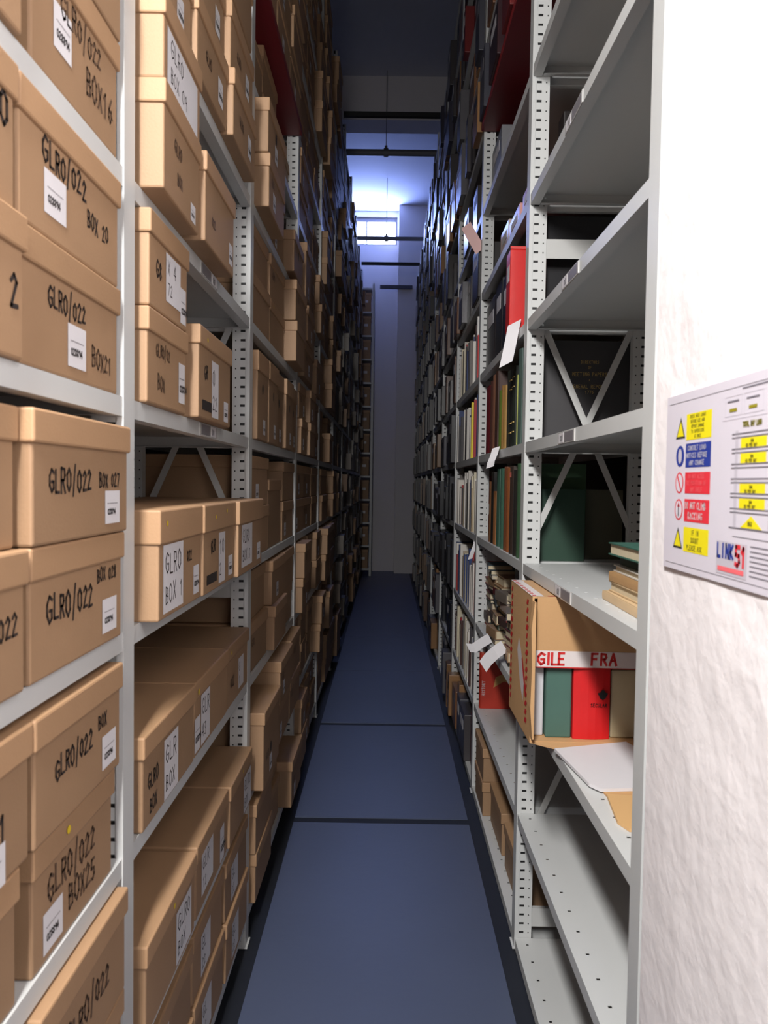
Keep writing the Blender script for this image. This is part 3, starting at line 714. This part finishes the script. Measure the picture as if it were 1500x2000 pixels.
put('side_flap', MB().prism([(0, .02),(-.006,.10),(-.004,.2),(-.007,.30),(0,h1-.01),(.004,h1-.01),(.004,.02)], lambda p, q: (p[0], -.002-.03*q, p[1]), CARTON).mesh('side_flap'), t)
TAPE_W = mat('white_tape', (226, 216, 214), .35); TAPE_R = mat('red_tape_print', (206, 48, 48), .4)
mb = MB()
def fl(u, v, off=.0): return tuple(TF @ Vector((u, -.0046-off, v)))
mb.poly([fl(.012,-.183), fl(.30,-.186), fl(.325,-.19), fl(.315,-.16), fl(.27,-.143), fl(.012,-.140)], TAPE_W)
ux = .018
for ch in 'GILE': ux = strokes(mb, ch, ux, -.177, .030, lambda a, b: fl(a, b, .0005), TAPE_R, th=.0065, adv=.62 if ch != 'I' else .5)
strokes(mb, 'FRA', .155, -.177, .030, lambda a, b: fl(a, b, .0005), TAPE_R, th=.006, adv=.8)
mb.poly([fl(.012,-.183,.0006), fl(.30,-.186,.0006), fl(.30,-.188,.0006), fl(.012,-.186,.0006)], TAPE_R)
put('fragile_tape', mb.mesh('fragile_tape'), t)['label'] = 'white tape printed FRAGILE in red'
mb = MB()
rt = random.Random(9)
for (p, q, nn) in (((-.0012, .062, h1-.012), (-.0012, .062, .03), 15), ((-.0012, d1-.026, h1-.01), (-.0012, d1-.026, .03), 15)):
    p = Vector(p); q = Vector(q)
    mb.poly([p+Vector((0,-.012,0)), q+Vector((0,-.012,0)), q+Vector((0,.012,0)), p+Vector((0,.012,0))], TAPE_W) if False else None
    for k_ in range(nn):
        a = p.lerp(q, (k_+.15)/nn); b = p.lerp(q, (k_+.8)/nn); s_ = .045*rt.uniform(.5, 1)
        mb.poly([a+Vector((0,-s_/2,0)), b+Vector((0,-s_*.2,0)), b+Vector((0,s_/2,0)), a+Vector((0,s_*.1,.0))], TAPE_R)
# clear-and-white tape over the upper edge
mb.poly([(-.001, .0, h1+.0006), (-.001, d1, h1+.0006), (.03, d1, h1+.0006), (.03, 0, h1+.0006)], TAPE_W)
for k_ in range(9):
    yq = d1*(k_+.3)/9; mb.poly([(.002, yq, h1+.001), (.002, yq+.014, h1+.001), (.012, yq+.014, h1+.001), (.012, yq, h1+.001)], TAPE_R)
for k_ in range(6):
    xq = .04+k_*.03; mb.poly([(xq, .002, h1+.001), (xq+.02, .002, h1+.001), (xq+.02, .010, h1+.001), (xq, .010, h1+.001)], TAPE_R)
put('edge_tape', mb.mesh('edge_tape'), t)['label'] = 'tape with red marks along the edges'
mb = MB(); mb.poly([(-.0015, .20, .20), (-.0015, .15, .12), (-.0015, .10, .08), (-.0015, .09, .14), (-.0015, .14, .21), (-.0015, .18, .24)], TAPE_W)
mb.poly([(-.0018, .13, .19), (-.0018, .07, .10), (-.0018, .06, .12), (-.0018, .12, .20)], TAPE_R)
put('torn_tape', mb.mesh('torn_tape'), t)
# inside the carton
zi = cz0+th+.0006
def inbox(x0, x1, y0, h_, rgb, name, lb, cat):
    me = bevel(MB().box(0, x1-x0, 0, .24, 0, h_, cmat(rgb)).mesh(name), .004, 2)
    return tag(put(name, me, None, (x0, y0, zi)), lb, cat)
inbox(.384, .418, 2.0, .20, (206,204,208), 'paper_bundle', 'white bundle of papers at the left inside the broken carton', 'papers')
inbox(.421, .488, 1.985, .22, (72,104,94), 'box_file', 'dark green file standing inside the broken carton', 'file')
t = thing('book', 'bright red thick book standing inside the broken carton', 'book', (.4905, 1.972, zi))
cov, pg = bookmesh(.095, .205, .22, cmat((206, 22, 26)));
o = put('cover', cov, t, (.0475, .007, 0), (0, 0, PI/2)); o = put('pages', pg, t, (.0475, .007, 0), (0, 0, PI/2))
mb = MB()
pts = [(.075+.012*math.cos(a)*(1+.25*math.sin(5*a)), .118+.011*math.sin(a)*(1+.25*math.cos(4*a))) for a in [i*PI/8 for i in range(16)]]
mb.poly([(p[0], -.0002, p[1]) for p in pts], BLACK)
strokes(mb, 'SECULAR', .044, .086, .0085, lambda a, b: (a, -.0002, b), BLACK, th=.0014, adv=.72)
put('spine_mark', mb.mesh('spine_mark'), t)['label'] = 'black emblem and small lettering'
inbox(.592, .70, 1.99, .18, (196,182,148), 'paper_bundle', 'cream bundle at the right inside the broken carton', 'papers')
# papers on the shelf in front of the carton
zp = RZ[2]+.0006
def sheet_on(name, pts, z0, t_, m_, lb, cat):
    mb = MB(); mb.prism(pts, lambda p, q: (p[0], p[1], z0+t_*q), m_); return tag(put(name, mb.mesh(name)), lb, cat)
sheet_on('envelope', [(.452,1.90),(.66,1.93),(.68,1.62),(.48,1.60)], zp, .004, mat('brown_envelope', (196,150,100), .7), 'brown envelope lying under the loose white papers', 'envelope')
sheet_on('paper_sheets', [(.424,1.885),(.62,1.945),(.70,1.66),(.47,1.635),(.452,1.665)], zp+.0045, .007, PAPER, 'loose white papers lying in front of the broken carton', 'papers')
sheet_on('folder', [(.478,1.62),(.66,1.60),(.66,1.44),(.475,1.455),(.462,1.49)], zp, .007, mat('buff_folder', (206,164,112), .7), 'buff folder at the near end of the paper covered shelf', 'folder')

# ------------------------------------------------------------------ safety sign on the white wall
SX = .4285
YW = mat('sign_yellow', (238, 222, 30), .45); BL = mat('sign_blue', (44, 62, 150), .45); RD = mat('sign_red', (226, 54, 66), .45)
SG = mat('sign_white', (216, 210, 220), .45); SL = mat('sign_grey_line', (120, 116, 126), .5); SB = mat('sign_black', (50, 50, 46), .5); LG = mat('sign_light_grey', (196, 190, 200), .45)
t = thing('safety_sign', 'laminated safety notice with yellow, blue and red panels on the white wall', 'sign', (SX, 1.187, H0-.122))
SWd, SHt = .42, .258          # width runs towards the camera (-y)
put('board', MB().box(0, .003, -SWd, 0, 0, SHt, SG).mesh('board'), t)
def sp(u, v, off=.0003): return (-off, -u, v)
def rect(mb, u0, u1, v0, v1, m_, off=.0003): mb.poly([sp(u0,v0,off), sp(u1,v0,off), sp(u1,v1,off), sp(u0,v1,off)], m_)
mb = MB()
rect(mb, .010, SWd-.008, .2455, .2462, SL); rect(mb, .010, SWd-.008, .0085, .0092, SL)
put('border_line', mb.mesh('border_line'), t)
rows = ((.193, .230, YW, 5), (.154, .188, BL, 3), (.117, .147, RD, 3), (.077, .109, RD, 2), (.034, .069, YW, 3))
U0, U1 = .078, .164
txts = (['CHECK RACK LOADS','BEFORE USE AND','REPORT DAMAGE','TO SUPERVISOR','AT ONCE'], ['CONSULT LOAD','NOTICES BEFORE','ANY CHANGE'], ['DO NOT ALTER','THE POSITION OF','ANY SHELF'], ['DO NOT CLIMB','RACKING'], ['IF IN','DOUBT','PLEASE ASK'])
for k_, (v0, v1, m_, nl) in enumerate(rows):
    mb = MB(); rect(mb, U0, U1, v0-.004, v1-.004, m_); o = put('panel', mb.mesh('panel'), t)
    o['label'] = ['yellow panel with five lines','blue panel','red panel','red panel with two white lines','yellow panel with three lines'][k_]
    mb = MB(); hh = (v1-v0)/(nl*1.55)
    tm = {0: SB, 1: PAPER, 2: mat('sign_pink', (240,110,116), .5), 3: PAPER, 4: SB}[k_]
    for r_, tx in enumerate(txts[k_]):
        adv = min(.8, (U1-U0-.006)/(len(tx)*hh)); Lw = len(tx)*adv*hh
        strokes(mb, tx, (U0+U1)/2-Lw/2, v1-.004-(r_+1)*(v1-v0)/(nl+.25)+.0005, hh*.9, lambda a, b: sp(a, b, .0006), tm, th=hh*.14, adv=adv/.9*.9)
    put('lettering', mb.mesh('lettering'), o)
    mb = MB(); vc = (v0+v1)/2-.004; uc = .057
    if k_ in (0, 4):
        mb.poly([sp(uc-.018, vc-.015), sp(uc+.017, vc-.015), sp(uc, vc+.016)], SB); mb.poly([sp(uc-.0135, vc-.012,.0005), sp(uc+.0125, vc-.012,.0005), sp(uc, vc+.010,.0005)], YW)
    else:
        cr = [(uc+.0155*math.cos(a*PI/10), vc+.0155*math.sin(a*PI/10)) for a in range(20)]
        mb.poly([sp(*c) for c in cr], BL if k_ == 1 else RD)
        if k_ == 1: mb.poly([sp(uc+(c[0]-uc)*.45, vc+(c[1]-vc)*.7, .0005) for c in cr], LG)
        else:
            mb.poly([sp(uc+(c[0]-uc)*.8, vc+(c[1]-vc)*.84, .0005) for c in cr], SG)
            if k_ == 2: mb.poly([sp(uc-.008, vc+.008,.0007), sp(uc-.006, vc+.012,.0007), sp(uc+.008, vc-.008,.0007), sp(uc+.006, vc-.012,.0007)], RD)
            else:
                mb.poly([sp(uc-.0015, vc-.010,.0007), sp(uc+.0015, vc-.010,.0007), sp(uc+.0015, vc+.008,.0007), sp(uc-.0015, vc+.008,.0007)], SB)
                mb.poly([sp(uc-.005, vc+.004,.0007), sp(uc+.005, vc+.004,.0007), sp(uc, vc+.011,.0007)], RD)
    put('pictogram', mb.mesh('pictogram'), t)
# rack diagram
D0, D1 = .226, .345
mb = MB()
for u in (.235, .322): rect(mb, u, u+.008, .072, .192, LG)
lv_ = [.183, .1645, .146, .128, .110, .0915]
for v in lv_:
    rect(mb, D0, D1, v, v+.0012, SL, .0005); rect(mb, D0, D1, v+.0045, v+.0058, SL, .0005)
rect(mb, D0-.002, D1, .072, .0735, SL, .0005)
put('rack_diagram', mb.mesh('rack_diagram'), t)
for k_ in (0, 1, 3, 4):
    v1 = lv_[k_]-.001; mb = MB(); rect(mb, .250, .314, v1-.0125, v1, YW)
    strokes(mb, '500', .276, v1-.0055, .0035, lambda a, b: sp(a, b, .0006), SB, th=.0008); strokes(mb, 'KG PER BAY', .264, v1-.0110, .0038, lambda a, b: sp(a, b, .0006), SB, th=.0008)
    put('load_plate', mb.mesh('load_plate'), t)['label'] = 'yellow load plate in the rack diagram'
mb = MB(); mb.poly([sp(.255,.074), sp(.309,.074), sp(.282,.089)], YW); strokes(mb, 'MAX', .275, .077, .005, lambda a, b: sp(a, b, .0006), SB, th=.001); put('load_triangle', mb.mesh('load_triangle'), t)
mb = MB(); strokes(mb, 'TOTAL BAY LOAD', .254, .196, .0055, lambda a, b: sp(a, b, .0006), mat('sign_olive', (150,140,30), .5), th=.0016, adv=.62); put('heading', mb.mesh('heading'), t)
mb = MB()
for a, b in ((.204,.250),(.256,.304)):
    for (u0,u1,v0,v1) in ((a,b,.211,.2115),(a,b,.2355,.236),(a,a+.0006,.211,.236),(b-.0006,b,.211,.236)): rect(mb, u0, u1, v0, v1, LG)
    rect(mb, a+.012, a+.033, .2165, .2205, mat('sign_olive', (150,140,30)), .0005)
    rect(mb, a+.006, a+.038, .2285, .2305, SL, .0005)
rect(mb, .196, SWd-.02, .2065, .2070, LG)
rect(mb, .25, .38, .2415, .2435, SL)
put('small_boxes', mb.mesh('small_boxes'), t)
# maker's panel
mb = MB(); rect(mb, .190, .275, .012, .054, LG); rect(mb, .195, .268, .016, .022, mat('sign_pink', (240,110,116)), .0006); o = put('maker_panel', mb.mesh('maker_panel'), t); o['label'] = 'pale panel with LINK in blue and 51 in red'
mb = MB(); strokes(mb, 'LINK', .193, .034, .0165, lambda a, b: sp(a, b, .0007), BL, th=.0042, adv=.74); put('lettering', mb.mesh('lettering'), o)
mb = MB(); strokes(mb, '51', .244, .027, .024, lambda a, b: sp(a, b, .0007), RD, th=.0056, adv=.62); put('lettering', mb.mesh('lettering'), o)
mb = MB()
for r_ in range(7):
    rect(mb, .282, .282+.06+.02*((r_*7) % 3), .052-r_*.0058, .0535-r_*.0058, SL)
rect(mb, .235, .36, .0615, .0625, SL)
put('small_print', mb.mesh('small_print'), t)

# ------------------------------------------------------------------ overhead bars and pipes, end of the aisle
def bar(name, p0, p1, r, m_, lb, cat='bar'):
    return tag(put(name, MB().tube(p0, p1, r, m_).mesh(name)), lb, cat)
for Y_, lb in ((6.92, 'black tie bar across the aisle high up, nearer one'), (11.54, 'black tie bar across the aisle below the window')):
    zt = H0+3.25
    tag(put('tie_beam', MB().box(-A-.0, B+.0, Y_-.02, Y_+.02, zt-.02, zt+.02, BLACK).mesh('tie_beam')), lb, 'beam')
for Y_, lb in ((8.62, 'grey overhead pipe below the ceiling beam, hung from a thin rod'), (11.6, 'grey overhead pipe crossing in front of the window')):
    zt = H0+3.64; t = thing('overhead_pipe', lb, 'pipe', (0, Y_, zt))
    r = .035 if Y_ < 9 else .030
    put('pipe', MB().tube((-.9,0,0), (.9,0,0), r, PIPE, 16).mesh('pipe'), t)
    top = ZC-zt if Y_ > 9 else ZC-zt
    put('hanger_rod', MB().tube((-.07,0,r), (-.07,0,top), .004, PIPE, 6).mesh('hanger_rod'), t)
    mb = MB().tube((-.095,0,0), (-.045,0,0), r+.012, PIPE, 16); mb.box(-.085,-.055,-.01,.01,r,r+.04,PIPE); put('coupling', mb.mesh('coupling'), t)
tag(put('junction_box', bevel(MB().box(.46, .60, 8.5, 8.62, H0+3.44, H0+3.595, PIPE).mesh('junction_box'), .02, 3)), 'grey rounded fitting under the overhead pipe at the right', 'fitting')
tag(put('wall_rail', MB().box(-.17, .36, YE-.36, YE-.305, H0+3.165, H0+3.22, mat('dark_rail', (60,60,72), .5)).mesh('wall_rail')), 'short dark rail fixed across the end wall', 'rail')
# low unit at the end of the aisle
t = thing('shelving_unit', 'low grey shelving unit against the end wall, side on to the aisle end', 'shelving', (-.248, 12.30, 0), 0, 'grey steel shelving units')
for xx in (0, -.60):
    for y_ in (0, .40): put('upright', MB().box(xx-.035, xx, y_, y_+.035, 0, H0+3.15, STEEL).mesh('upright'), t)
for k_ in range(13):
    zz = .12+k_*.372
    if zz < H0+3.1: put('shelf', MB().box(-.563, -.037, .001, .43, zz-.028, zz, STEEL).mesh('shelf'), t)
for k_ in range(12):
    zz = .12+k_*.372
    if zz+.3 < H0+3.12:
        q = thing('archive_box', 'dim brown box with a pale label, %s shelf up in the end unit' % ordn[k_], 'box', (-.44, 12.315, zz+.0006), -PI/2, 'boxes in the end unit')
        put('body', box_body(.27, .30, .34), q); put('lid', box_lid(.27, .30, .34, .04), q)
        put('label', MB().box(.0006,.0012,.03,.09,.14,.18,PAPER).mesh('label'), q)
